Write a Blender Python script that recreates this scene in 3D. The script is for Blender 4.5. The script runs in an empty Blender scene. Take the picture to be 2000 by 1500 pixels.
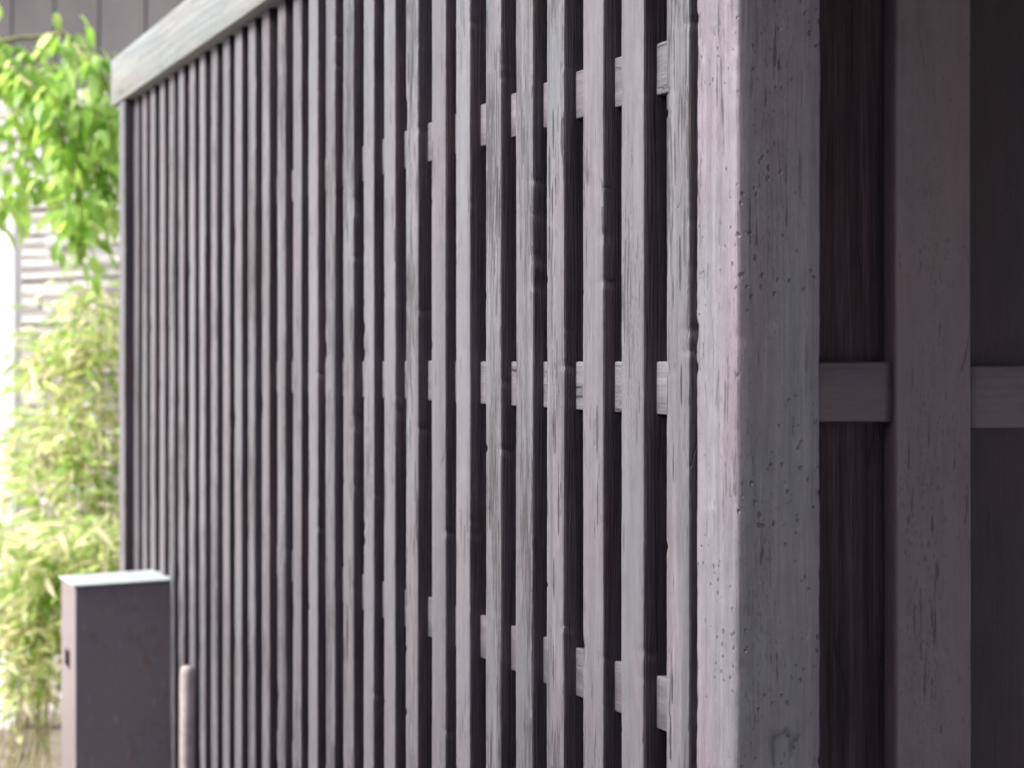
import bpy, bmesh, math, random
from mathutils import Vector, Matrix, noise

# ------------------------------------------------------------------ camera, world, sun, exposure
S = bpy.context.scene
COL = S.collection
F = 3900.0            # focal length in photograph pixels (2000 wide)
PX, HY = -500.0, 704.0  # where the view axis meets the picture plane
EYE = 1.5

cam_d = bpy.data.cameras.new('camera')
cam = bpy.data.objects.new('camera', cam_d)
COL.objects.link(cam)
cam.location = (0, 0, EYE)
cam.rotation_euler = (math.radians(90), 0, 0)
cam_d.sensor_width = 36
cam_d.lens = F / 2000 * 36
cam_d.shift_x = (1000 - PX) / 2000
cam_d.shift_y = -(750 - HY) / 2000
cam_d.clip_start = 0.05
cam_d.clip_end = 600
cam_d.dof.use_dof = True
cam_d.dof.focus_distance = 2.48
cam_d.dof.aperture_fstop = 6.2
S.camera = cam

SUN_EL, SUN_AZ = 40.0, -86.0      # azimuth from +Y (north), clockwise: the light comes from the left
world = bpy.data.worlds.new('World')
S.world = world
world.use_nodes = True
wt = world.node_tree
bg = wt.nodes['Background']
sky = wt.nodes.new('ShaderNodeTexSky')
sky.sky_type = 'NISHITA'
sky.sun_disc = False
sky.sun_elevation = math.radians(SUN_EL)
sky.sun_rotation = math.radians(SUN_AZ)
sky.air_density = 1.0
sky.dust_density = 3.5
sky.ozone_density = 1.0
wt.links.new(sky.outputs[0], bg.inputs[0])
bg.inputs[1].default_value = 0.095

sun_d = bpy.data.lights.new('sun', 'SUN')
sun_d.energy = 2.7
sun_d.angle = math.radians(22)
sun_d.color = (1.0, 0.985, 0.97)
sun = bpy.data.objects.new('sun', sun_d)
COL.objects.link(sun)
a, e = math.radians(SUN_AZ), math.radians(SUN_EL)
dirv = Vector((math.sin(a) * math.cos(e), math.cos(a) * math.cos(e), math.sin(e)))
sun.rotation_euler = dirv.to_track_quat('Z', 'Y').to_euler()
sun.location = dirv * 20

S.view_settings.view_transform = 'Standard'
S.view_settings.look = 'None'
S.view_settings.gamma = 1
S.view_settings.use_curve_mapping = False
S.view_settings.exposure = 1.9
S.cycles.max_bounces = 8

R = random.Random(7)

# ------------------------------------------------------------------ helpers
def px2x(x, Y):
    return (x - PX) * Y / F

def link(o, parent=None):
    COL.objects.link(o)
    if parent is not None:
        o.parent = parent
    return o

def tag(o, label=None, cat=None, group=None, kind=None):
    if label: o['label'] = label
    if cat: o['category'] = cat
    if group: o['group'] = group
    if kind: o['kind'] = kind
    return o

def thing(name, label, cat, loc=(0, 0, 0), rz=0.0, group=None):
    o = bpy.data.objects.new(name, None)
    o.empty_display_size = 0.1
    o.location = loc
    o.rotation_euler = (0, 0, rz)
    link(o)
    return tag(o, label, cat, group)

def mesh_from_bm(bm, name, m, smooth=False):
    me = bpy.data.meshes.new(name)
    bm.normal_update()
    bm.to_mesh(me)
    bm.free()
    me.materials.append(m)
    if smooth:
        for p in me.polygons:
            p.use_smooth = True
    return me

def obj(name, me, parent=None, loc=(0, 0, 0), rot=(0, 0, 0)):
    o = bpy.data.objects.new(name, me)
    o.location = loc
    o.rotation_euler = rot
    return link(o, parent)

def beam(length, w, d, axis='Z', ch=0.003, step=0.03, wob=0.0006, chip=0.0, seed=0.0, ends=True, sub=2):
    """A timber: cross-section w x d with worn edges, rings along its length so its edges wander.
    Section coordinates u in 0..w, v in 0..d; length runs 0..length. axis Z: (u,v)->(Y,X); axis Y: (u,v)->(Z,X); axis X: (u,v)->(Z,Y)"""
    pts = []
    def side(p, q, n):
        return [(p[0] + (q[0] - p[0]) * i / n, p[1] + (q[1] - p[1]) * i / n) for i in range(n)]
    c = ch
    corners = [(c, 0), (w - c, 0), (w, c), (w, d - c), (w - c, d), (c, d), (0, d - c), (0, c)]
    # middle point on each chamfer, pushed out, makes the edge round
    def arc(p, q, o):
        m = ((p[0] + q[0]) / 2 * 0.42 + o[0] * 0.58 , (p[1] + q[1]) / 2 * 0.42 + o[1] * 0.58)
        m = ((p[0] + q[0]) / 2 + (o[0] - (p[0] + q[0]) / 2) * 0.42, (p[1] + q[1]) / 2 + (o[1] - (p[1] + q[1]) / 2) * 0.42)
        return [p, m]
    outs = [(w, 0), (w, d), (0, d), (0, 0)]
    for k in range(4):
        p, q = corners[2 * k], corners[2 * k + 1]
        pts += side(p, q, sub)
        nx = corners[(2 * k + 2) % 8]
        pts += arc(q, nx, outs[k])
    isedge = [min(abs(u), abs(w - u)) < c * 1.3 and min(abs(v), abs(d - v)) < c * 1.3 for u, v in pts]
    nr = max(2, int(length / step)) + 1
    verts, faces = [], []
    n = len(pts)
    for i in range(nr):
        t = length * i / (nr - 1)
        bx = noise.noise(Vector((t * 3.1 + seed * 7.3, seed * 1.7, 0.3))) * wob * 1.6
        by = noise.noise(Vector((t * 2.7 - seed * 5.1, seed * 2.9, 4.3))) * wob * 1.2
        for j, (u, v) in enumerate(pts):
            k = wob * (0.6 if not isedge[j] else 1.2)
            nu = (noise.noise(Vector((t * 14, u * 60 + seed * 11.1, v * 60 + 3.3))) * 0.45 + noise.noise(Vector((t * 70, u * 90 + seed, v * 90))) * 0.35) * k
            nv = (noise.noise(Vector((t * 14 + 9.1, u * 60 - seed * 8.1, v * 60 + 7.7))) * 0.45 + noise.noise(Vector((t * 70, u * 90 + seed, v * 90 + 5))) * 0.35) * k
            if chip and isedge[j]:
                ax_ = Vector((t * 60, round(u / w) * 9.7 + seed * 3.3, round(v / d) * 5.1))
                cc = noise.noise(ax_) * 0.7 + noise.noise(Vector((t * 9, ax_[1] + 3, ax_[2]))) * 0.6
                if cc > 0.40:
                    q = min(0.0013, (cc - 0.40) * chip)
                    nu += -q if u > w / 2 else q
                    nv += -q if v > d / 2 else q
            uu, vv = u + nu + bx, v + nv + by
            if axis == 'Z': verts.append((vv, uu, t))
            elif axis == 'Y': verts.append((vv, t, uu))
            else: verts.append((t, vv, uu))
    flip = axis == 'Z' or axis == 'X'
    for i in range(nr - 1):
        for j in range(n):
            q = (i * n + j, i * n + (j + 1) % n, (i + 1) * n + (j + 1) % n, (i + 1) * n + j)
            faces.append(q)
    faces.append(tuple(range(n))[::-1])
    faces.append(tuple((nr - 1) * n + j for j in range(n)))
    me = bpy.data.meshes.new('beam')
    me.from_pydata(verts, [], faces)
    bm = bmesh.new(); bm.from_mesh(me)
    bmesh.ops.recalc_face_normals(bm, faces=bm.faces)
    bm.to_mesh(me); bm.free()
    for p in me.polygons:
        p.use_smooth = len(p.vertices) == 4
    return me

def shade_brown_sides(me, m2, axis_dir=1):
    """faces that look along the row (turned away from the weather) keep brown stain, darkened further to paint in the shade of the gaps"""
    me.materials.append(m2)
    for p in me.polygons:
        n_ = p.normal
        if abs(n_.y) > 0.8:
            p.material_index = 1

def box_bm(bm, lo, hi, bev=0.0):
    r = bmesh.ops.create_cube(bm, size=1.0)
    vs = r['verts']
    for v in vs:
        v.co = Vector([lo[i] + (v.co[i] + 0.5) * (hi[i] - lo[i]) for i in range(3)])
    if bev > 0:
        es = list({e for v in vs for e in v.link_edges})
        bmesh.ops.bevel(bm, geom=es, offset=bev, segments=2, profile=0.5, affect='EDGES')
    return bm

# ------------------------------------------------------------------ materials
def new_mat(name):
    m = bpy.data.materials.new(name)
    m.use_nodes = True
    nt = m.node_tree
    return m, nt, nt.nodes['Principled BSDF']

def N(nt, t, **kw):
    n = nt.nodes.new(t)
    for k, v in kw.items():
        if k in ('scale', 'detail', 'rough', 'dist'):
            n.inputs[{'scale': 'Scale', 'detail': 'Detail', 'rough': 'Roughness', 'dist': 'Distortion'}[k]].default_value = v
        else:
            setattr(n, k, v)
    return n

def ramp(nt, src, stops):
    r = nt.nodes.new('ShaderNodeValToRGB')
    cr = r.color_ramp
    while len(cr.elements) < len(stops):
        cr.elements.new(0.5)
    for el, (p, c) in zip(cr.elements, stops):
        el.position = p
        el.color = c if len(c) == 4 else (*c, 1)
    nt.links.new(src, r.inputs[0])
    return r

def g(v): return (v, v, v, 1)

def coords(nt, scale, per_object=True):
    """object coordinates, shifted by a random amount per object, stretched by scale"""
    tc = nt.nodes.new('ShaderNodeTexCoord')
    mp = nt.nodes.new('ShaderNodeMapping')
    mp.inputs['Scale'].default_value = scale
    nt.links.new(tc.outputs['Object'], mp.inputs[0])
    if per_object:
        oi = nt.nodes.new('ShaderNodeObjectInfo')
        cm = nt.nodes.new('ShaderNodeVectorMath'); cm.operation = 'SCALE'
        cm.inputs[0].default_value = (37.1, 91.7, 53.3)
        nt.links.new(oi.outputs['Random'], cm.inputs['Scale'])
        nt.links.new(cm.outputs[0], mp.inputs['Location'])
    return mp.outputs[0]

def mix(nt, fac, a, b, mode='MIX'):
    n = nt.nodes.new('ShaderNodeMix'); n.data_type = 'RGBA'; n.blend_type = mode
    for sock, val in ((n.inputs[0], fac), (n.inputs[6], a), (n.inputs[7], b)):
        if hasattr(val, 'is_linked'): nt.links.new(val, sock)
        elif isinstance(val, (int, float)): sock.default_value = val
        else: sock.default_value = val if len(val) == 4 else (*val, 1)
    return n.outputs[2]

def mth(nt, op, a, b=0.0):
    n = nt.nodes.new('ShaderNodeMath'); n.operation = op
    for sock, val in ((n.inputs[0], a), (n.inputs[1], b)):
        if hasattr(val, 'is_linked'): nt.links.new(val, sock)
        else: sock.default_value = val
    return n.outputs[0]

def painted_wood(name, warm, cool, axis='Z', chips=0.5, grain=1.0, rough=0.5, dimples=0.0, scuff=0.0, splits=0.0, spec=0.45, var=0.25, dark=(0.02, 0.018, 0.02), bump=1.0):
    """old stained timber: two drifting tints, fine grain along the timber, worn-out streaks, dents"""
    m, nt, p = new_mat(name)
    L = nt.links.new
    def st(a, l):   # across, along
        return {'Z': (a, a, l), 'Y': (a, l, a), 'X': (l, a, a)}[axis]
    big = N(nt, 'ShaderNodeTexNoise', scale=1.0, detail=3.0); L(coords(nt, st(13, 3.1)), big.inputs['Vector'])
    tint = ramp(nt, big.outputs[0], [(0.36, warm), (0.62, cool)])
    # streaks of medium width
    med = N(nt, 'ShaderNodeTexNoise', scale=1.0, detail=4.0, rough=0.6); L(coords(nt, st(70, 2.2)), med.inputs['Vector'])
    medr = ramp(nt, med.outputs[0], [(0.3, g(1 - var)), (0.7, g(1 + var * 0.55))])
    col = mix(nt, 1.0, tint.outputs[0], medr.outputs[0], 'MULTIPLY')
    # fine grain
    fine = N(nt, 'ShaderNodeTexNoise', scale=1.0, detail=5.0, rough=0.65); L(coords(nt, st(420, 9)), fine.inputs['Vector'])
    finer = ramp(nt, fine.outputs[0], [(0.3, g(1 - 0.22 * grain)), (0.55, g(1.0)), (0.75, g(1 + 0.08 * grain))])
    col = mix(nt, 1.0, col, finer.outputs[0], 'MULTIPLY')
    oi_ = nt.nodes.new('ShaderNodeObjectInfo')
    ot = ramp(nt, oi_.outputs['Random'], [(0.0, (0.86, 0.85, 0.86)), (0.5, (1.0, 0.99, 1.0)), (1.0, (1.08, 1.06, 1.07))])
    col = mix(nt, 1.0, col, ot.outputs[0], 'MULTIPLY')
    # mottled dirt
    mot = N(nt, 'ShaderNodeTexNoise', scale=1.0, detail=6.0, rough=0.7); L(coords(nt, st(60, 26)), mot.inputs['Vector'])
    motr = ramp(nt, mot.outputs[0], [(0.32, g(0.84)), (0.6, g(1.04))])
    col = mix(nt, 1.0, col, motr.outputs[0], 'MULTIPLY')
    # long worn streaks where the stain has gone, only in patches
    wr = N(nt, 'ShaderNodeTexNoise', scale=1.0, detail=3.5, rough=0.62); L(coords(nt, st(230, 15)), wr.inputs['Vector'])
    pt = N(nt, 'ShaderNodeTexNoise', scale=1.0, detail=1.0); L(coords(nt, st(20, 2.6)), pt.inputs['Vector'])
    ws = mth(nt, 'ADD', mth(nt, 'MULTIPLY', wr.outputs[0], 0.62), mth(nt, 'MULTIPLY', pt.outputs[0], 0.38))
    th = 0.635 - 0.062 * chips
    wsr = ramp(nt, ws, [(th, g(0)), (th + 0.016, g(1))])
    wf = mth(nt, 'MULTIPLY', wsr.outputs[0], 0.8 if chips > 0 else 0.0)
    col = mix(nt, wf, col, dark)
    sp = N(nt, 'ShaderNodeTexNoise', scale=1.0, detail=2.0, rough=0.6); L(coords(nt, st(520, 150)), sp.inputs['Vector'])
    sa = mth(nt, 'ADD', mth(nt, 'MULTIPLY', sp.outputs[0], 0.7), mth(nt, 'MULTIPLY', pt.outputs[0], 0.3))
    spr = ramp(nt, sa, [(0.60, g(0)), (0.66, g(0.55 if chips > 0 else 0.0))])
    col = mix(nt, spr.outputs[0], col, dark)
    height = mth(nt, 'ADD', mth(nt, 'MULTIPLY', fine.outputs[0], 0.55 * grain), mth(nt, 'MULTIPLY', med.outputs[0], 0.5))
    height = mth(nt, 'SUBTRACT', height, mth(nt, 'MULTIPLY', wf, 0.8))
    ck = N(nt, 'ShaderNodeTexNoise', scale=1.0, detail=0.5); L(coords(nt, st(21, 3.5)), ck.inputs['Vector'])
    cm_ = N(nt, 'ShaderNodeTexNoise', scale=1.0, detail=1.0); L(coords(nt, st(9, 14)), cm_.inputs['Vector'])
    ca = mth(nt, 'ABSOLUTE', mth(nt, 'SUBTRACT', ck.outputs[0], 0.5))
    cr_ = ramp(nt, ca, [(0.0015, g(1)), (0.005, g(0))])
    cz = ramp(nt, cm_.outputs[0], [(0.61, g(0)), (0.65, g(1))])
    cf = mth(nt, 'MULTIPLY', cr_.outputs[0], cz.outputs[0])
    col = mix(nt, mth(nt, 'MULTIPLY', cf, 0.6), col, dark)
    height = mth(nt, 'SUBTRACT', height, mth(nt, 'MULTIPLY', cf, 0.7))
    if splits > 0:
        sv = N(nt, 'ShaderNodeTexVoronoi', scale=1.0); L(coords(nt, st(95, 8.5)), sv.inputs['Vector'])
        sm = N(nt, 'ShaderNodeTexNoise', scale=1.0, detail=1.0); L(coords(nt, st(14, 5)), sm.inputs['Vector'])
        wv = N(nt, 'ShaderNodeTexNoise', scale=1.0, detail=3.0); L(coords(nt, st(160, 60)), wv.inputs['Vector'])
        sd_ = mth(nt, 'ADD', sv.outputs['Distance'], mth(nt, 'MULTIPLY', mth(nt, 'SUBTRACT', 0.53, sm.outputs[0]), 1.3))
        sd_ = mth(nt, 'ADD', sd_, mth(nt, 'MULTIPLY', mth(nt, 'SUBTRACT', wv.outputs[0], 0.5), 0.34))
        sr_ = ramp(nt, sd_, [(0.11, g(1)), (0.17, g(0))])
        sff = mth(nt, 'MULTIPLY', sr_.outputs[0], splits)
        col = mix(nt, sff, col, (0.012, 0.01, 0.011))
        height = mth(nt, 'SUBTRACT', height, mth(nt, 'MULTIPLY', sff, 1.5))
    if dimples > 0:
        vo = N(nt, 'ShaderNodeTexVoronoi', scale=1.0); L(coords(nt, st(105, 78)), vo.inputs['Vector'])
        pr = N(nt, 'ShaderNodeTexNoise', scale=1.0, detail=0.0); L(coords(nt, st(12, 9)), pr.inputs['Vector'])
        dw = N(nt, 'ShaderNodeTexNoise', scale=1.0, detail=2.0); L(coords(nt, st(260, 190)), dw.inputs['Vector'])
        dd = mth(nt, 'ADD', vo.outputs['Distance'], mth(nt, 'MULTIPLY', mth(nt, 'SUBTRACT', 0.72, pr.outputs[0]), 0.55))
        dd = mth(nt, 'ADD', dd, mth(nt, 'MULTIPLY', mth(nt, 'SUBTRACT', dw.outputs[0], 0.5), 0.45))
        dr = ramp(nt, dd, [(0.13 , g(1)), (0.25, g(0))])
        df = mth(nt, 'MULTIPLY', dr.outputs[0], dimples)
        col = mix(nt, mth(nt, 'MULTIPLY', df, 0.75), col, dark)
        height = mth(nt, 'SUBTRACT', height, mth(nt, 'MULTIPLY', df, 1.2))
        sf = N(nt, 'ShaderNodeTexNoise', scale=1.0, detail=4.0, rough=0.7); L(coords(nt, st(34, 22)), sf.inputs['Vector'])
        sr = ramp(nt, sf.outputs[0], [(0.62, g(0)), (0.74, g(scuff))])
        col = mix(nt, sr.outputs[0], col, (0.24, 0.235, 0.25))
        # brush marks / rubbed bumps
        ru = N(nt, 'ShaderNodeTexNoise', scale=1.0, detail=4.0, rough=0.6); L(coords(nt, st(45, 30)), ru.inputs['Vector'])
        height = mth(nt, 'ADD', height, mth(nt, 'MULTIPLY', ru.outputs[0], 1.0))
    bp = N(nt, 'ShaderNodeBump'); bp.inputs['Strength'].default_value = 0.6 * bump; bp.inputs['Distance'].default_value = 0.0022
    L(height, bp.inputs['Height']); L(bp.outputs[0], p.inputs['Normal'])
    L(col, p.inputs['Base Color'])
    rr = ramp(nt, med.outputs[0], [(0.3, g(rough - 0.1)), (0.7, g(rough + 0.12))])
    L(rr.outputs[0], p.inputs['Roughness'])
    p.inputs['Specular IOR Level'].default_value = spec
    return m

WARM, COOL = (0.122, 0.107, 0.118), (0.109, 0.112, 0.121)
M_slat = [painted_wood('stained_slat_wood', WARM, COOL, 'Z', chips=0.9, grain=1.3, splits=0.7),
          painted_wood('worn_slat_wood', (0.118, 0.106, 0.115), (0.108, 0.112, 0.120), 'Z', chips=1.6, grain=1.8, var=0.42, splits=0.9),
          painted_wood('smooth_slat_wood', (0.118, 0.108, 0.117), COOL, 'Z', chips=0.4, grain=0.9, var=0.18, splits=0.5)]
M_shaded_side = painted_wood('brown_side_wood_with_shade', (0.060, 0.041, 0.047), (0.048, 0.041, 0.050), 'Z', chips=0.0, grain=2.2, var=0.45, spec=0.15, bump=1.4)  # brown of the side faces, with gap shade put into the darker tone
M_rail = painted_wood('stained_rail_wood', (0.124, 0.111, 0.121), (0.116, 0.114, 0.121), 'Y', chips=0.3, grain=1.2)
M_post = painted_wood('stained_post_wood', (0.156, 0.128, 0.147), (0.142, 0.138, 0.152), 'Z', chips=0.35, grain=1.1, dimples=0.8, scuff=0.45, splits=0.35, var=0.26, bump=1.5)
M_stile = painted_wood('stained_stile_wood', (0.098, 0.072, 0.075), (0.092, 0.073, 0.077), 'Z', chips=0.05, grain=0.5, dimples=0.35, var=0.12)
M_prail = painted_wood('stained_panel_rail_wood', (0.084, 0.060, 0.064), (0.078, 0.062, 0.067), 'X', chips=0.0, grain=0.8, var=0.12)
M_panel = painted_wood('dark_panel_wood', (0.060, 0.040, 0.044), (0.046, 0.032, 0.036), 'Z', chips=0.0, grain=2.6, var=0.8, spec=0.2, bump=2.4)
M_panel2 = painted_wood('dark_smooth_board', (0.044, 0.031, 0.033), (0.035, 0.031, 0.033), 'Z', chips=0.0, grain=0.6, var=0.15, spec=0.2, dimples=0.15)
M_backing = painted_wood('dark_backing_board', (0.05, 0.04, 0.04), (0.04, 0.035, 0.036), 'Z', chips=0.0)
M_coping = painted_wood('bleached_coping_wood', (0.19, 0.19, 0.178), (0.18, 0.20, 0.195), 'Y', chips=0.1, grain=0.7)
M_roof = painted_wood('dark_eave_wood', (0.05, 0.04, 0.04), (0.045, 0.04, 0.04), 'X', chips=0.0)

def metal_mat():
    m, nt, p = new_mat('brown_enamelled_metal')
    L = nt.links.new
    n1 = N(nt, 'ShaderNodeTexNoise', scale=9.0, detail=6.0, rough=0.65); L(coords(nt, (1, 1, 1), False), n1.inputs['Vector'])
    n2 = N(nt, 'ShaderNodeTexNoise', scale=55.0, detail=4.0, rough=0.6); L(coords(nt, (1, 1, 0.5), False), n2.inputs['Vector'])
    base = ramp(nt, n1.outputs[0], [(0.35, (0.155, 0.122, 0.124)), (0.65, (0.140, 0.132, 0.134))])
    f = ramp(nt, mth(nt, 'ADD', mth(nt, 'MULTIPLY', n2.outputs[0], 0.55), mth(nt, 'MULTIPLY', n1.outputs[0], 0.45)), [(0.54, g(0)), (0.60, g(0.4))])
    col = mix(nt, f.outputs[0], base.outputs[0], (0.14, 0.065, 0.045))
    n3 = N(nt, 'ShaderNodeTexNoise', scale=1.0, detail=3.0); L(coords(nt, (160, 160, 22), False), n3.inputs['Vector'])
    sc = ramp(nt, n3.outputs[0], [(0.64, g(0)), (0.70, g(0.45))])
    col = mix(nt, sc.outputs[0], col, (0.30, 0.27, 0.27))
    L(col, p.inputs['Base Color'])
    p.inputs['Roughness'].default_value = 0.38
    bp = N(nt, 'ShaderNodeBump'); bp.inputs['Strength'].default_value = 0.25; bp.inputs['Distance'].default_value = 0.002
    L(n1.outputs[0], bp.inputs['Height']); L(bp.outputs[0], p.inputs['Normal'])
    return m
M_box = metal_mat()

def simple(name, c1, c2, scale=8.0, rough=0.6, bump=0.3, dist=0.004, detail=6.0, stretch=(1, 1, 1), per_object=True, lo=0.35, hi=0.65):
    m, nt, p = new_mat(name)
    L = nt.links.new
    n1 = N(nt, 'ShaderNodeTexNoise', scale=scale, detail=detail, rough=0.6); L(coords(nt, stretch, per_object), n1.inputs['Vector'])
    r = ramp(nt, n1.outputs[0], [(lo, c1), (hi, c2)])
    L(r.outputs[0], p.inputs['Base Color'])
    p.inputs['Roughness'].default_value = rough
    bp = N(nt, 'ShaderNodeBump'); bp.inputs['Strength'].default_value = bump; bp.inputs['Distance'].default_value = dist
    L(n1.outputs[0], bp.inputs['Height']); L(bp.outputs[0], p.inputs['Normal'])
    return m
M_lid = simple('pale_enamelled_lid', (0.30, 0.33, 0.33), (0.38, 0.41, 0.42), 20, 0.35, 0.1)
M_slot_shade = simple('slot_shade_black', (0.008, 0.008, 0.008), (0.012, 0.01, 0.01), 20, 0.8)
M_slot_shade.node_tree.nodes['Principled BSDF'].inputs['Specular IOR Level'].default_value = 0.0
M_white = simple('white_painted_post', (0.72, 0.70, 0.72), (0.80, 0.79, 0.80), 12, 0.5, 0.1)
M_dirt = simple('garden_soil', (0.10, 0.08, 0.06), (0.20, 0.17, 0.13), 6, 0.9, 0.8, 0.03)
M_stake = simple('pale_stake_wood', (0.26, 0.22, 0.22), (0.34, 0.29, 0.29), 30, 0.7, 0.4)
M_twig = simple('green_brown_twig', (0.16, 0.15, 0.06), (0.24, 0.22, 0.09), 30, 0.7, 0.4)
M_mortar = simple('grey_mortar', (0.30, 0.29, 0.28), (0.40, 0.39, 0.37), 30, 0.9, 0.5)
M_darkwall = simple('dark_timber_cladding', (0.025, 0.022, 0.026), (0.04, 0.036, 0.04), 5, 0.7, 0.3)
M_darkroof = simple('dark_roof_tile', (0.05, 0.05, 0.055), (0.08, 0.08, 0.085), 9, 0.6, 0.3)

def stone_mat():
    m, nt, p = new_mat('pale_stacked_stone')
    L = nt.links.new
    oi = nt.nodes.new('ShaderNodeObjectInfo')
    base = ramp(nt, oi.outputs['Random'], [(0.0, (0.30, 0.285, 0.27)), (0.4, (0.44, 0.42, 0.41)), (0.75, (0.36, 0.34, 0.33)), (1.0, (0.54, 0.52, 0.515))])
    n1 = N(nt, 'ShaderNodeTexNoise', scale=14.0, detail=7.0, rough=0.65); L(coords(nt, (1, 1, 2.2)), n1.inputs['Vector'])
    r = ramp(nt, n1.outputs[0], [(0.3, g(0.72)), (0.7, g(1.1))])
    L(mix(nt, 1.0, base.outputs[0], r.outputs[0], 'MULTIPLY'), p.inputs['Base Color'])
    p.inputs['Roughness'].default_value = 0.85
    bp = N(nt, 'ShaderNodeBump'); bp.inputs['Strength'].default_value = 0.7; bp.inputs['Distance'].default_value = 0.01
    L(n1.outputs[0], bp.inputs['Height']); L(bp.outputs[0], p.inputs['Normal'])
    return m
M_stone = stone_mat()

def gravel_mat():
    m, nt, p = new_mat('pale_gravel')
    L = nt.links.new
    vo = N(nt, 'ShaderNodeTexVoronoi', scale=55.0); L(coords(nt, (1, 1, 1), False), vo.inputs['Vector'])
    r = ramp(nt, vo.outputs['Color'], [(0.1, (0.32, 0.275, 0.27)), (0.9, (0.52, 0.455, 0.45))])
    L(r.outputs[0], p.inputs['Base Color'])
    p.inputs['Roughness'].default_value = 0.85
    bp = N(nt, 'ShaderNodeBump'); bp.inputs['Strength'].default_value = 0.8; bp.inputs['Distance'].default_value = 0.01; bp.invert = True
    L(vo.outputs['Distance'], bp.inputs['Height']); L(bp.outputs[0], p.inputs['Normal'])
    return m
M_gravel = gravel_mat()

def leaf_mat(name, cols, trans):
    m, nt, p = new_mat(name)
    L = nt.links.new
    at = nt.nodes.new('ShaderNodeAttribute'); at.attribute_name = 'tone'
    oi = nt.nodes.new('ShaderNodeObjectInfo')
    f = mth(nt, 'FRACT', mth(nt, 'ADD', at.outputs['Fac'], oi.outputs['Random']))
    k = len(cols)
    r = ramp(nt, f, [(i / (k - 1), c) for i, c in enumerate(cols)])
    L(r.outputs[0], p.inputs['Base Color'])
    p.inputs['Roughness'].default_value = 0.42
    tr = nt.nodes.new('ShaderNodeBsdfTranslucent')
    hs = nt.nodes.new('ShaderNodeHueSaturation'); hs.inputs['Value'].default_value = 1.5; hs.inputs['Hue'].default_value = 0.485
    L(r.outputs[0], hs.inputs['Color']); L(hs.outputs[0], tr.inputs[0])
    ms = nt.nodes.new('ShaderNodeMixShader'); ms.inputs[0].default_value = trans
    out = nt.nodes['Material Output']
    L(p.outputs[0], ms.inputs[1]); L(tr.outputs[0], ms.inputs[2]); L(ms.outputs[0], out.inputs[0])
    return m
M_leaf = leaf_mat('fresh_green_leaf', [(0.10, 0.26, 0.02), (0.32, 0.48, 0.10), (0.22, 0.40, 0.08), (0.46, 0.56, 0.22)], 0.55)
M_bamboo = leaf_mat('pale_bamboo_leaf', [(0.11, 0.27, 0.03), (0.42, 0.50, 0.18), (0.62, 0.55, 0.40), (0.22, 0.40, 0.06), (0.52, 0.48, 0.28)], 0.55)

M_plaster = simple('pale_plaster', (0.42, 0.40, 0.38), (0.50, 0.48, 0.46), 4, 0.9, 0.2)
M_pane = simple('dark_window_glass', (0.02, 0.022, 0.025), (0.03, 0.03, 0.035), 2, 0.05, 0.0)
HOUSE_H = 3.8

# ------------------------------------------------------------------ the setting
def sheet(name, x0, x1, y0, y1, z, m):
    me = bpy.data.meshes.new(name)
    me.from_pydata([(x0, y0, z), (x1, y0, z), (x1, y1, z), (x0, y1, z)], [], [(0, 1, 2, 3)])
    me.materials.append(m)
    o = link(bpy.data.objects.new(name, me))
    o['kind'] = 'structure'
    return o
sheet('ground', -150, 150, -150, 250, 0.0, M_gravel)
sheet('planting_bed', -3.2, 3.0, 6.3, 8.7, 0.004, M_dirt)

# ------------------------------------------------------------------ lattice screen (left-hand wall)
YC = 2.116                       # near corner
X0 = 1937 * YC / F               # plane of the slats' faces
PW = 0.09
def y_at(x): return X0 * F / (x - PX)
screen = thing('lattice_screen', 'long grey-brown timber lattice of upright slats running back from the corner post', 'lattice wall', (X0, YC, 0))
def sc(name, me, x, y, z, m, rot=(0, 0, 0)):
    me.materials.append(m)
    return obj(name, me, screen, (x - X0, y - YC, z), rot)

SL = [1300.6, 1213, 1136.8, 1068, 1006.2, 948, 891, 842.4, 793.5, 750.5, 710, 671, 635.5, 601.8, 571.0, 541.0, 512.2, 484.8, 458.9,
      434.8, 411.8, 390.1, 369.0, 349.0, 330.0, 311.3, 293.8, 277.5, 261.2]
SR = [1345.5, 1257.5, 1177, 1102, 1039.5, 977.5, 918.5, 869.6, 817]
TOP = EYE + 0.72
kinds = [1, 2, 0, 1, 1, 1, 2, 0, 1, 0, 2, 1]
for i, xl in enumerate(SL):
    yf = y_at(xl)
    w = yf - y_at(SR[i]) if i < len(SR) else 0.0565 + R.uniform(-0.003, 0.003)
    near = i < 14
    me = beam(TOP, w, 0.056, 'Z', ch=0.0035, step=0.0045 if near else 0.03, wob=0.00055 if near else 0.0005,
              chip=0.011 if kinds[i % 12] == 1 and near else 0.006, seed=i * 1.37 + 2, sub=3 if near else 2)
    px = R.uniform(-0.0012, 0.0012)
    sc('slat', me, X0 + px, yf - w, 0.0, M_slat[kinds[i % 12]])
    shade_brown_sides(me, M_shaded_side)

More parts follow.
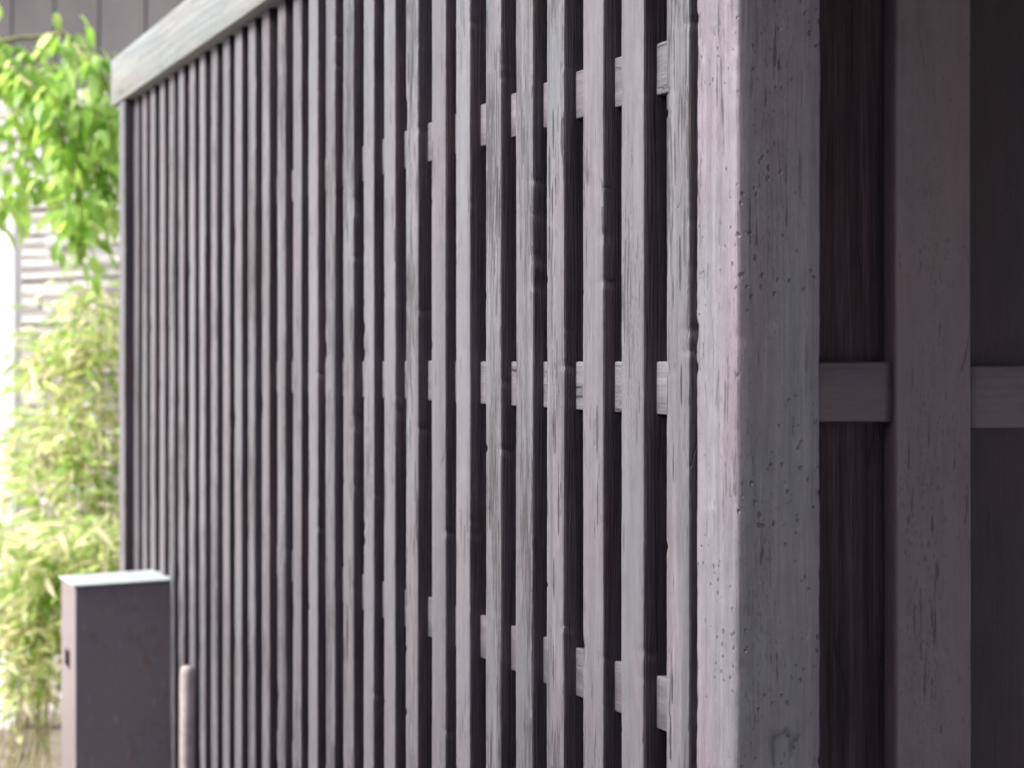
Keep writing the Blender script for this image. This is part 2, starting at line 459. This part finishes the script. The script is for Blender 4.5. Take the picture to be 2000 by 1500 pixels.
YEND = 5.39
for z0, z1 in ((0.309, 0.370), (-0.063, -0.001), (-0.430, -0.368), (-0.80, -0.739), (-1.17, -1.109)):
    # a rail is let into the slats and shows in each gap between them
    me = beam(YEND - (YC + PW) - 0.002, z1 - z0, 0.03, 'Y', ch=0.002, step=0.03, wob=0.0005, seed=z0 * 9)
    sc('rail', me, X0 + 0.0150, YC + PW + 0.001, EYE + z0, M_rail)
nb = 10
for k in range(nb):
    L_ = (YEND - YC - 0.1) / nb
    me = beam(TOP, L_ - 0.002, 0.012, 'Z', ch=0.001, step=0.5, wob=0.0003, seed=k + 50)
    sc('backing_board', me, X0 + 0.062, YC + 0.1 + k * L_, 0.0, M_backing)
me = beam(2.335, PW, PW, 'Z', ch=0.0045, step=0.005, wob=0.0011, chip=0.010, seed=3.3, sub=8)
cp = sc('corner_post', me, X0, YC, 0.0, M_post)
cp['label'] = 'thick square corner post with rounded, dented edges'
me = beam(TOP + 0.02, 0.08, 0.08, 'Z', ch=0.003, step=0.03, wob=0.0008, seed=8.8)
ep = sc('end_post', me, X0 - 0.024, YEND, 0.0, M_slat[2])
shade_brown_sides(me, M_shaded_side)  # near side of the end post darkened in colour to stand for shade
me = beam(YEND + 0.17 - YC - PW - 0.004, 0.13, 0.12, 'Y', ch=0.003, step=0.05, wob=0.0008, seed=5.5)
sc('coping_beam', me, X0 - 0.03, YC + PW + 0.002, TOP - 0.015 + 0.0 , M_coping)
me = beam(YEND + 0.1 - YC - PW - 0.004, 0.10, 0.07, 'Y', ch=0.004, step=0.3, seed=6.5)
sc('sill_beam', me, X0 - 0.012, YC + PW + 0.002, 0.0, M_slat[0])

# ------------------------------------------------------------------ panelled wall (right of the post)
wall = thing('panelled_wall', 'dark brown timber wall of boards, stiles and a mid rail right of the corner post', 'timber wall', (X0 + PW, YC, 0))
def wl(name, me, x, y, z, m):
    me.materials.append(m)
    return obj(name, me, wall, (x - X0 - PW, y - YC, z))
WH = 2.34
YS, YR, YP = YC + 0.010, YC + 0.0175, YC + 0.033
stiles = [(px2x(1752.5, YS), px2x(1898, YS))]
pitch = stiles[0][1] - stiles[0][0] + 0.082
xs = stiles[0]
for k in range(1, 9):
    stiles.append((xs[0] + k * (pitch + 0.10), xs[1] + k * (pitch + 0.10)))
for k, (a0, a1) in enumerate(stiles):
    me = beam(WH, a1 - a0, 0.05, 'Z', ch=0.003, step=0.02, wob=0.0006, seed=20 + k, sub=5)
    # axis Z beam has its width along Y: turn a quarter so that it lies along X
    me.transform(Matrix(((0, 1, 0, 0), (1, 0, 0, 0), (0, 0, 1, 0), (0, 0, 0, 1))))
    me.flip_normals()
    wl('stile', me, a0, YS, 0, M_stile)
edges = [(X0 + PW + 0.001, stiles[0][0] - 0.0006)] + [(stiles[k][1] + 0.0006, stiles[k + 1][0] - 0.0006) for k in range(len(stiles) - 1)]
for k, (b0, b1) in enumerate(edges):
    for zt, h in ((-0.0015 if k == 0 else -0.0055, 0.0645 if k == 0 else 0.067), (-0.74, 0.065), (0.74, 0.065)):
        me = beam(b1 - b0, h, 0.03, 'X', ch=0.0025, step=0.01, wob=0.0005, seed=30 + k + zt)
        wl('rail', me, b0, YR, EYE + zt - h, M_prail)
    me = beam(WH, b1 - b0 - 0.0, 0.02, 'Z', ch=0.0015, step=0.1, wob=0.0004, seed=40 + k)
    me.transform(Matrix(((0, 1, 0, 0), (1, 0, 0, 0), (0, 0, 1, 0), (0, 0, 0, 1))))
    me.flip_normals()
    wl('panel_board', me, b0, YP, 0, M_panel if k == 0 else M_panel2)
# deep boarded eave over this wall, carried by a beam and two posts on the near side
eave = thing('entrance_eave', 'deep dark boarded eave over the panelled wall', 'eave', (X0, YC, 2.34))
xe0, xe1, ye0 = 0.62, 4.4, -2.6
nb = 18
bw = (xe1 - xe0) / nb
for k in range(nb):
    bm = bmesh.new(); box_bm(bm, (0, 0, 0), (bw - 0.004, YC + 0.25 - ye0, 0.02), 0.001)
    me = mesh_from_bm(bm, 'soffit_board', M_roof)
    obj('soffit_board', me, eave, (xe0 + k * bw - X0, ye0 - YC, 0.02))
for x in (0.68, 4.2):
    bm = bmesh.new(); box_bm(bm, (0, 0, 0), (0.1, YC - ye0 - 0.1, 0.12), 0.004)
    obj('eave_beam', mesh_from_bm(bm, 'eave_beam', M_roof), eave, (x - X0 , ye0 - YC, -0.1))
    bm = bmesh.new(); box_bm(bm, (0, 0, 0), (0.1, 0.1, 2.24), 0.004)
    obj('eave_post', mesh_from_bm(bm, 'eave_post', M_roof), eave, (x - X0, ye0 + 0.1 - YC, -2.34))

# plastered house added out of view, left of the frame, to shade the lower slats
house = thing('added_shade_house', 'unseen pale plastered house, added to shade the lower lattice', 'house', (-3.0, 0, 0))
bm = bmesh.new(); box_bm(bm, (-6.0, -7.0, 0.0), (0.0, 4.6, HOUSE_H), 0.01)
obj('wall', mesh_from_bm(bm, 'wall', M_plaster), house)
bm = bmesh.new(); box_bm(bm, (-6.2, -7.2, HOUSE_H + 0.002), (0.12, 4.72, HOUSE_H + 0.12), 0.01)
obj('parapet', mesh_from_bm(bm, 'parapet', M_darkroof), house)
for yy in (-4.6, -1.2, 2.2):
    bm = bmesh.new(); box_bm(bm, (0.001, yy, 1.0), (0.05, yy + 1.3, 2.2), 0.004)
    w_ = obj('window', mesh_from_bm(bm, 'window', M_darkwall), house)
    bm = bmesh.new(); box_bm(bm, (0.051, yy + 0.06, 1.06), (0.056, yy + 0.63, 2.14), 0); box_bm(bm, (0.051, yy + 0.67, 1.06), (0.056, yy + 1.24, 2.14), 0)
    obj('pane', mesh_from_bm(bm, 'pane', M_pane), w_)

# ------------------------------------------------------------------ metal box
YB, DB = 4.93, 0.215
xb1 = px2x(351, YB)
xb0 = px2x(147, YB)
zr, zl = EYE - (1129 - HY) * YB / F, EYE - (1143 - HY) * YB / F
bx = thing('meter_box', 'brown metal box with a pale sloping lid against the far slats', 'metal box', ((xb0 + xb1) / 2, YB, 0))
def bo(name, bm, m, lab=None):
    return obj(name, mesh_from_bm(bm, name, m), bx, (-(xb0 + xb1) / 2, -YB, 0))
bm = bmesh.new()
box_bm(bm, (xb0, YB, 0.002), (xb1, YB + DB, 1.0), 0)
for v in bm.verts:
    if v.co.z > 0.5:
        v.co.z = (zl if v.co.x < (xb0 + xb1) / 2 else zr) - 0.0055
bmesh.ops.bevel(bm, geom=list(bm.edges), offset=0.003, segments=2, profile=0.5, affect='EDGES')
bo('housing', bm, M_box)
bm = bmesh.new()
box_bm(bm, (xb0 - 0.007, YB - 0.009, 0), (xb1 + 0.003, YB + DB + 0.004, 0.0045), 0)
for v in bm.verts:
    v.co.z += (zl if v.co.x < (xb0 + xb1) / 2 else zr) - 0.0045
bmesh.ops.bevel(bm, geom=list(bm.edges), offset=0.0012, segments=2, profile=0.5, affect='EDGES')
bo('lid', bm, M_lid)
# slot in the left side: a near-black block paints the shade of the hole, framed by a thin rim
zs = EYE - (1284 - HY) * (YB + 0.12) / F
ys = YB + 0.085
bm = bmesh.new(); box_bm(bm, (xb0 - 0.0022, ys, zs - 0.02), (xb0 + 0.004, ys + 0.055, zs + 0.02), 0.0004)
bo('slot', bm, M_slot_shade)
bm = bmesh.new()
for lo, hi in (((ys - 0.004, zs - 0.024), (ys + 0.059, zs - 0.0205)), ((ys - 0.004, zs + 0.0205), (ys + 0.059, zs + 0.024)),
               ((ys - 0.004, zs - 0.0205), (ys - 0.0005, zs + 0.0205)), ((ys + 0.0555, zs - 0.0205), (ys + 0.059, zs + 0.0205))):
    box_bm(bm, (xb0 - 0.003, lo[0], lo[1]), (xb0 + 0.002, hi[0], hi[1]), 0)
bo('slot_rim', bm, M_box)

# pale round-topped stake just right of the box
ysk = 4.62
xs_ = px2x(366, ysk)
zt = EYE - (1300 - HY) * ysk / F
bm = bmesh.new()
prof = [(0.017, 0.0), (0.017, zt - 0.016), (0.0155, zt - 0.007), (0.011, zt - 0.002), (0.005, zt)]
rings = []
for r_, z_ in prof:
    rings.append([bm.verts.new((r_ * math.cos(t * math.pi / 8), r_ * math.sin(t * math.pi / 8), z_)) for t in range(16)])
for q in range(len(rings) - 1):
    for t in range(16):
        bm.faces.new((rings[q][t], rings[q][(t + 1) % 16], rings[q + 1][(t + 1) % 16], rings[q + 1][t]))
bm.faces.new(rings[-1]); bm.faces.new(rings[0][::-1])
st = obj('stake', mesh_from_bm(bm, 'stake', M_stake, True), None, (min(xs_, X0 - 0.0205), ysk, 0))
tag(st, 'pale round-topped stake beside the right edge of the metal box', 'stake')

# ------------------------------------------------------------------ stone wall behind
TH = math.radians(-50)
WO = Vector((1.15, 8.8, 0))
stone = thing('stone_wall', 'pale garden wall of long thin stacked stones behind the plants', 'stone wall', WO, TH)
# local x runs along the wall, local -y is its face
z = 0.0
rr = random.Random(3)
count = 0
far = bmesh.new()
protos = []
for k in range(6):
    bm = bmesh.new(); box_bm(bm, (0, 0, 0), (1, 1, 1), 0.0)
    bmesh.ops.subdivide_edges(bm, edges=list(bm.edges), cuts=1, use_grid_fill=True)
    for v in bm.verts:
        v.co += Vector((rr.uniform(-.02, .02), rr.uniform(-.10, .10), rr.uniform(-.07, .07)))
    protos.append(mesh_from_bm(bm, 'stone', M_stone, False))
while z < 2.62:
    h = rr.uniform(0.040, 0.068)
    if z + h > 2.585:
        h = 2.63 - z
    x = -1.1 + rr.uniform(0, 0.2)
    while x < 1.2:
        l = rr.uniform(0.35, 0.75)
        o = obj('stone', protos[rr.randrange(6)], stone, (x, -0.12 + rr.uniform(-0.012, 0.012), z), (0, 0, 0))
        o.scale = (l - 0.006, 0.12, h - rr.uniform(0.005, 0.009))
        count += 1
        x += l
    for x0_, x1_ in ((-7.0, -1.1), (1.45, 4.0)):
        x = x0_ - 0.1
        while x < x1_:
            l = rr.uniform(0.3, 0.6)
            dy = rr.uniform(-0.012, 0.012)
            box_bm(far, (x, -0.12 + dy, z), (min(x + l, x1_ - 0.02) - 0.012, -0.002, z + h - 0.013), 0)
            x += l
    z += h
o = obj('far_stones', mesh_from_bm(far, 'far_stones', M_stone), stone); o['kind'] = 'stuff'
bm = bmesh.new(); box_bm(bm, (-7.1, -0.10, 0), (4.1, 0.12, 2.60), 0)
obj('mortar_core', mesh_from_bm(bm, 'mortar_core', M_mortar), stone)
print('stones', count)

# dark neighbouring building behind the stone wall
nb_ = thing('neighbour_building', 'dark timber building rising behind the stone wall', 'building', (1.5, 10.6, 0), TH)
for k in range(34):
    bm = bmesh.new(); box_bm(bm, (0, 0, 0), (0.29, 0.03, 4.4), 0.002)
    obj('cladding_board', mesh_from_bm(bm, 'cladding_board', M_darkwall), nb_, (-7 + k * 0.3, 0, 0))
bm = bmesh.new(); box_bm(bm, (-7.2, 0.031, 0), (3.5, 4.0, 4.38), 0)
obj('wall', mesh_from_bm(bm, 'wall', M_darkwall), nb_)
bm = bmesh.new(); box_bm(bm, (-7.6, -0.75, 4.42), (3.9, 4.5, 4.55), 0.01)
for v in bm.verts:
    v.co.z += (v.co.y + 0.75) * 0.35
obj('roof', mesh_from_bm(bm, 'roof', M_darkroof), nb_)

# white painted post in front of the stone wall
bm = bmesh.new(); box_bm(bm, (0, 0, 0), (0.098, 0.098, 2.16), 0.004)
YWP = 8.1
wp = thing('white_post', 'white square post standing among the leaves at the left', 'post', (px2x(-14, YWP), YWP + 0.04, 0), math.radians(-25))
obj('shaft', mesh_from_bm(bm, 'shaft', M_white), wp)
bm = bmesh.new(); box_bm(bm, (-0.012, -0.012, 2.162), (0.11, 0.11, 2.19), 0.004)
obj('cap', mesh_from_bm(bm, 'cap', M_white), wp)

# ------------------------------------------------------------------ plants
def leaf_mesh(name, l, w, m, curl=0.25, segs=4, tone=0.0, fold=0.25):
    bm = bmesh.new()
    rows = []
    for i in range(segs + 1):
        t = i / segs
        hw = w / 2 * math.sin(math.pi * min(1, t * 0.93 + 0.035)) ** 0.75 * (1 - 0.35 * t)
        zz = -curl * l * t * t
        rows.append((bm.verts.new((-hw, l * t, zz + hw * fold)), bm.verts.new((0, l * t, zz)), bm.verts.new((hw, l * t, zz + hw * fold))))
    for a_, b_ in zip(rows, rows[1:]):
        bm.faces.new((a_[0], a_[1], b_[1], b_[0])); bm.faces.new((a_[1], a_[2], b_[2], b_[1]))
    me = mesh_from_bm(bm, name, m, True)
    at = me.attributes.new('tone', 'FLOAT', 'POINT')
    for d in at.data: d.value = tone
    return me

def tube(points, r0, r1, m, name, sides=6):
    bm = bmesh.new()
    rings = []
    n = len(points)
    for i, p in enumerate(points):
        d = (points[min(i + 1, n - 1)] - points[max(i - 1, 0)]).normalized()
        s = d.orthogonal().normalized(); t = d.cross(s)
        r = r0 + (r1 - r0) * i / (n - 1)
        rings.append([bm.verts.new(p + (s * math.cos(k * 2 * math.pi / sides) + t * math.sin(k * 2 * math.pi / sides)) * r) for k in range(sides)])
    for i in range(n - 1):
        for k in range(sides):
            bm.faces.new((rings[i][k], rings[i][(k + 1) % sides], rings[i + 1][(k + 1) % sides], rings[i + 1][k]))
    bm.faces.new(rings[0][::-1]); bm.faces.new(rings[-1])
    return mesh_from_bm(bm, name, m, True)

broad = [leaf_mesh('leaf', l, w, M_leaf, c, tone=t) for l, w, c, t in ((0.085, 0.045, .3, .1), (0.07, 0.04, .5, .4), (0.10, 0.05, .2, .7), (0.06, 0.036, .35, .9))]
blade = [leaf_mesh('leaf', l, w, M_bamboo, c, segs=5, tone=t) for l, w, c, t in ((0.10, 0.022, .35, .1), (0.08, 0.020, .5, .4), (0.12, 0.025, .3, .7), (0.06, 0.024, .2, .85))]

def merge_leaves(parent, items, protos_, m, name):
    """many leaves joined into one mesh, for those past the limit"""
    vs, fs, tn = [], [], []
    for k, M in items:
        me = protos_[k]; b = len(vs)
        t = rr.random()
        vs += [tuple(M @ v.co) for v in me.vertices]
        fs += [tuple(b + i for i in p.vertices) for p in me.polygons]
        tn += [t] * len(me.vertices)
    me = bpy.data.meshes.new(name); me.from_pydata(vs, [], fs); me.materials.append(m)
    at = me.attributes.new('tone', 'FLOAT', 'POINT')
    at.data.foreach_set('value', tn)
    for p in me.polygons: p.use_smooth = True
    o = obj(name, me, parent); o['kind'] = 'stuff'
    return o

def orient(p, d, roll):
    q = d.normalized().to_track_quat('Y', 'Z')
    return Matrix.Translation(p) @ q.to_matrix().to_4x4() @ Matrix.Rotation(roll, 4, 'Y')

def plant(name, label, cat, base, stems, protos_, m, limit, per, droop, spread, group=None):
    """stems: lists of points (world). Leaves grow on side twigs along the stems."""
    t = thing(name, label, cat, base, 0, group)
    B = Vector(base)
    items = []
    for pts, r0, dens in stems:
        pts = [Vector(p) - B for p in pts]
        fine = []
        for a_, b_ in zip(pts, pts[1:]):
            for k in range(5): fine.append(a_.lerp(b_, k / 5))
        fine.append(pts[-1])
        wig = [p + Vector((rr.uniform(-.01, .01), rr.uniform(-.01, .01), rr.uniform(-.008, .008))) for p in fine]
        obj('stem', tube(wig, r0, r0 * 0.3, M_twig, 'stem'), t)
        total = sum((b_ - a_).length for a_, b_ in zip(wig, wig[1:]))
        nl = int(total * dens)
        for _ in range(nl):
            u = rr.uniform(0.22, 1.0) * (len(wig) - 1)
            i = min(int(u), len(wig) - 2)
            p = wig[i].lerp(wig[i + 1], u - i)
            sd = Vector((rr.gauss(0, 1), rr.gauss(0, 1), rr.gauss(0.1, 0.6))).normalized()
            off = sd * abs(rr.gauss(0, spread))
            tip = p + off
            for _ in range(per):
                q = tip + Vector((rr.gauss(0, .02), rr.gauss(0, .02), rr.gauss(0, .02)))
                d = Vector((sd.x + rr.gauss(0, .5), sd.y + rr.gauss(0, .5), droop + rr.gauss(0, .45)))
                items.append((rr.randrange(len(protos_)), orient(q, d, rr.uniform(-0.9, 0.9))))
    # the largest in view (nearest the camera) as parts, the rest joined
    items.sort(key=lambda it: (it[1].translation + B - cam.location).length)
    vis, rest = [], []
    for it in items:
        w_ = it[1].translation + B
        x = PX + w_.x / w_.y * F; y = HY - (w_.z - EYE) / w_.y * F
        (vis if -30 < x < 300 and -60 < y < 1560 and len(vis) < limit else rest).append(it)
    for k, M in vis:
        o = obj('leaf', protos_[k], t)
        o.matrix_local = M
    if rest:
        merge_leaves(t, rest, protos_, m, 'foliage')
    print(name, len(vis), len(rest))
    return t

def at(x, y, Y):  # photo pixel -> point at distance Y
    return (px2x(x, Y), Y, EYE - (y - HY) * Y / F)

# broad-leaved climber hanging in from above
stems = [([at(-260, 1250, 7.9), at(-200, 600, 7.8), at(-130, 200, 7.6), at(-20, 90, 7.2), at(90, 180, 7.0), at(150, 360, 6.9), at(160, 520, 6.9)], 0.016, 100),
         ([at(-130, 200, 7.6), at(-40, 120, 7.3), at(40, 160, 7.2), at(60, 250, 7.1), at(40, 400, 7.1)], 0.010, 110),
         ([at(-20, 90, 7.2), at(120, 60, 7.2), at(220, 170, 7.1), at(230, 330, 7.05), at(215, 440, 7.0)], 0.010, 110),
         ([at(-130, 200, 7.6), at(-40, 260, 7.2), at(-10, 380, 7.0), at(-5, 440, 7.0)], 0.008, 80),
         ([at(90, 180, 7.0), at(120, 280, 7.0), at(190, 330, 7.0), at(215, 400, 7.0)], 0.007, 100),
         ([at(-20, 90, 7.2), at(60, 170, 6.9), at(130, 200, 6.8), at(215, 230, 6.8), at(240, 300, 6.8)], 0.008, 130),
         ([at(120, 60, 7.2), at(170, 110, 7.0), at(215, 190, 7.0), at(160, 300, 7.0)], 0.008, 110),
         ([at(120, 60, 7.2), at(60, 130, 7.2), at(120, 230, 7.2), at(90, 350, 7.2), at(120, 440, 7.2)], 0.008, 90),
         ]
plant('leafy_climber', 'bright green broad-leaved branches hanging in front of the pale stone wall', 'shrub', (px2x(-260, 7.9), 7.9, 0.0),
      [([(px2x(-260, 7.9), 7.9, 0.0), at(-260, 1250, 7.9)], 0.018, 0)] + stems, broad, M_leaf, 300, 1, -0.9, 0.06)

def clump(label, bx_, Y, tops, dens=30, n=9, w=0.10, limit=300):
    base = (px2x(bx_, Y), Y, 0.0)
    st_ = []
    for k in range(n):
        tx, ty = tops[k % len(tops)]
        tx += rr.uniform(-30, 30); ty += rr.uniform(-40, 90)
        Yk = Y + rr.uniform(-w, w) * 2
        b0 = (base[0] + rr.uniform(-w, w), Yk, 0.0)
        tp = Vector(at(tx, ty, Yk))
        mid = Vector(b0).lerp(tp, 0.55) + Vector((0, 0, 0.12))
        lean = tp + Vector((rr.uniform(-.12, .12), rr.uniform(-.1, .1), -0.05))
        st_.append(([b0, tuple(mid), tuple(tp), tuple(lean)], 0.004, dens))
    return plant('bamboo_grass', label, 'bamboo', base, st_, blade, M_bamboo, limit, 2, 0.0, 0.11, 'bamboo grass in the planting bed')
clump('pale yellow-green bamboo grass growing beside the end of the lattice screen', 185, 7.3, [(190, 640), (150, 600), (215, 760), (120, 820)], n=10)
clump('bamboo grass with thin arching leaves below the white post', 70, 7.6, [(110, 660), (70, 760), (130, 720), (40, 900)], n=9)
clump('low dense bamboo grass in the left corner behind the metal box', 40, 6.8, [(20, 1080), (80, 1040), (120, 1110), (60, 1180), (190, 1060)], dens=60, n=15)
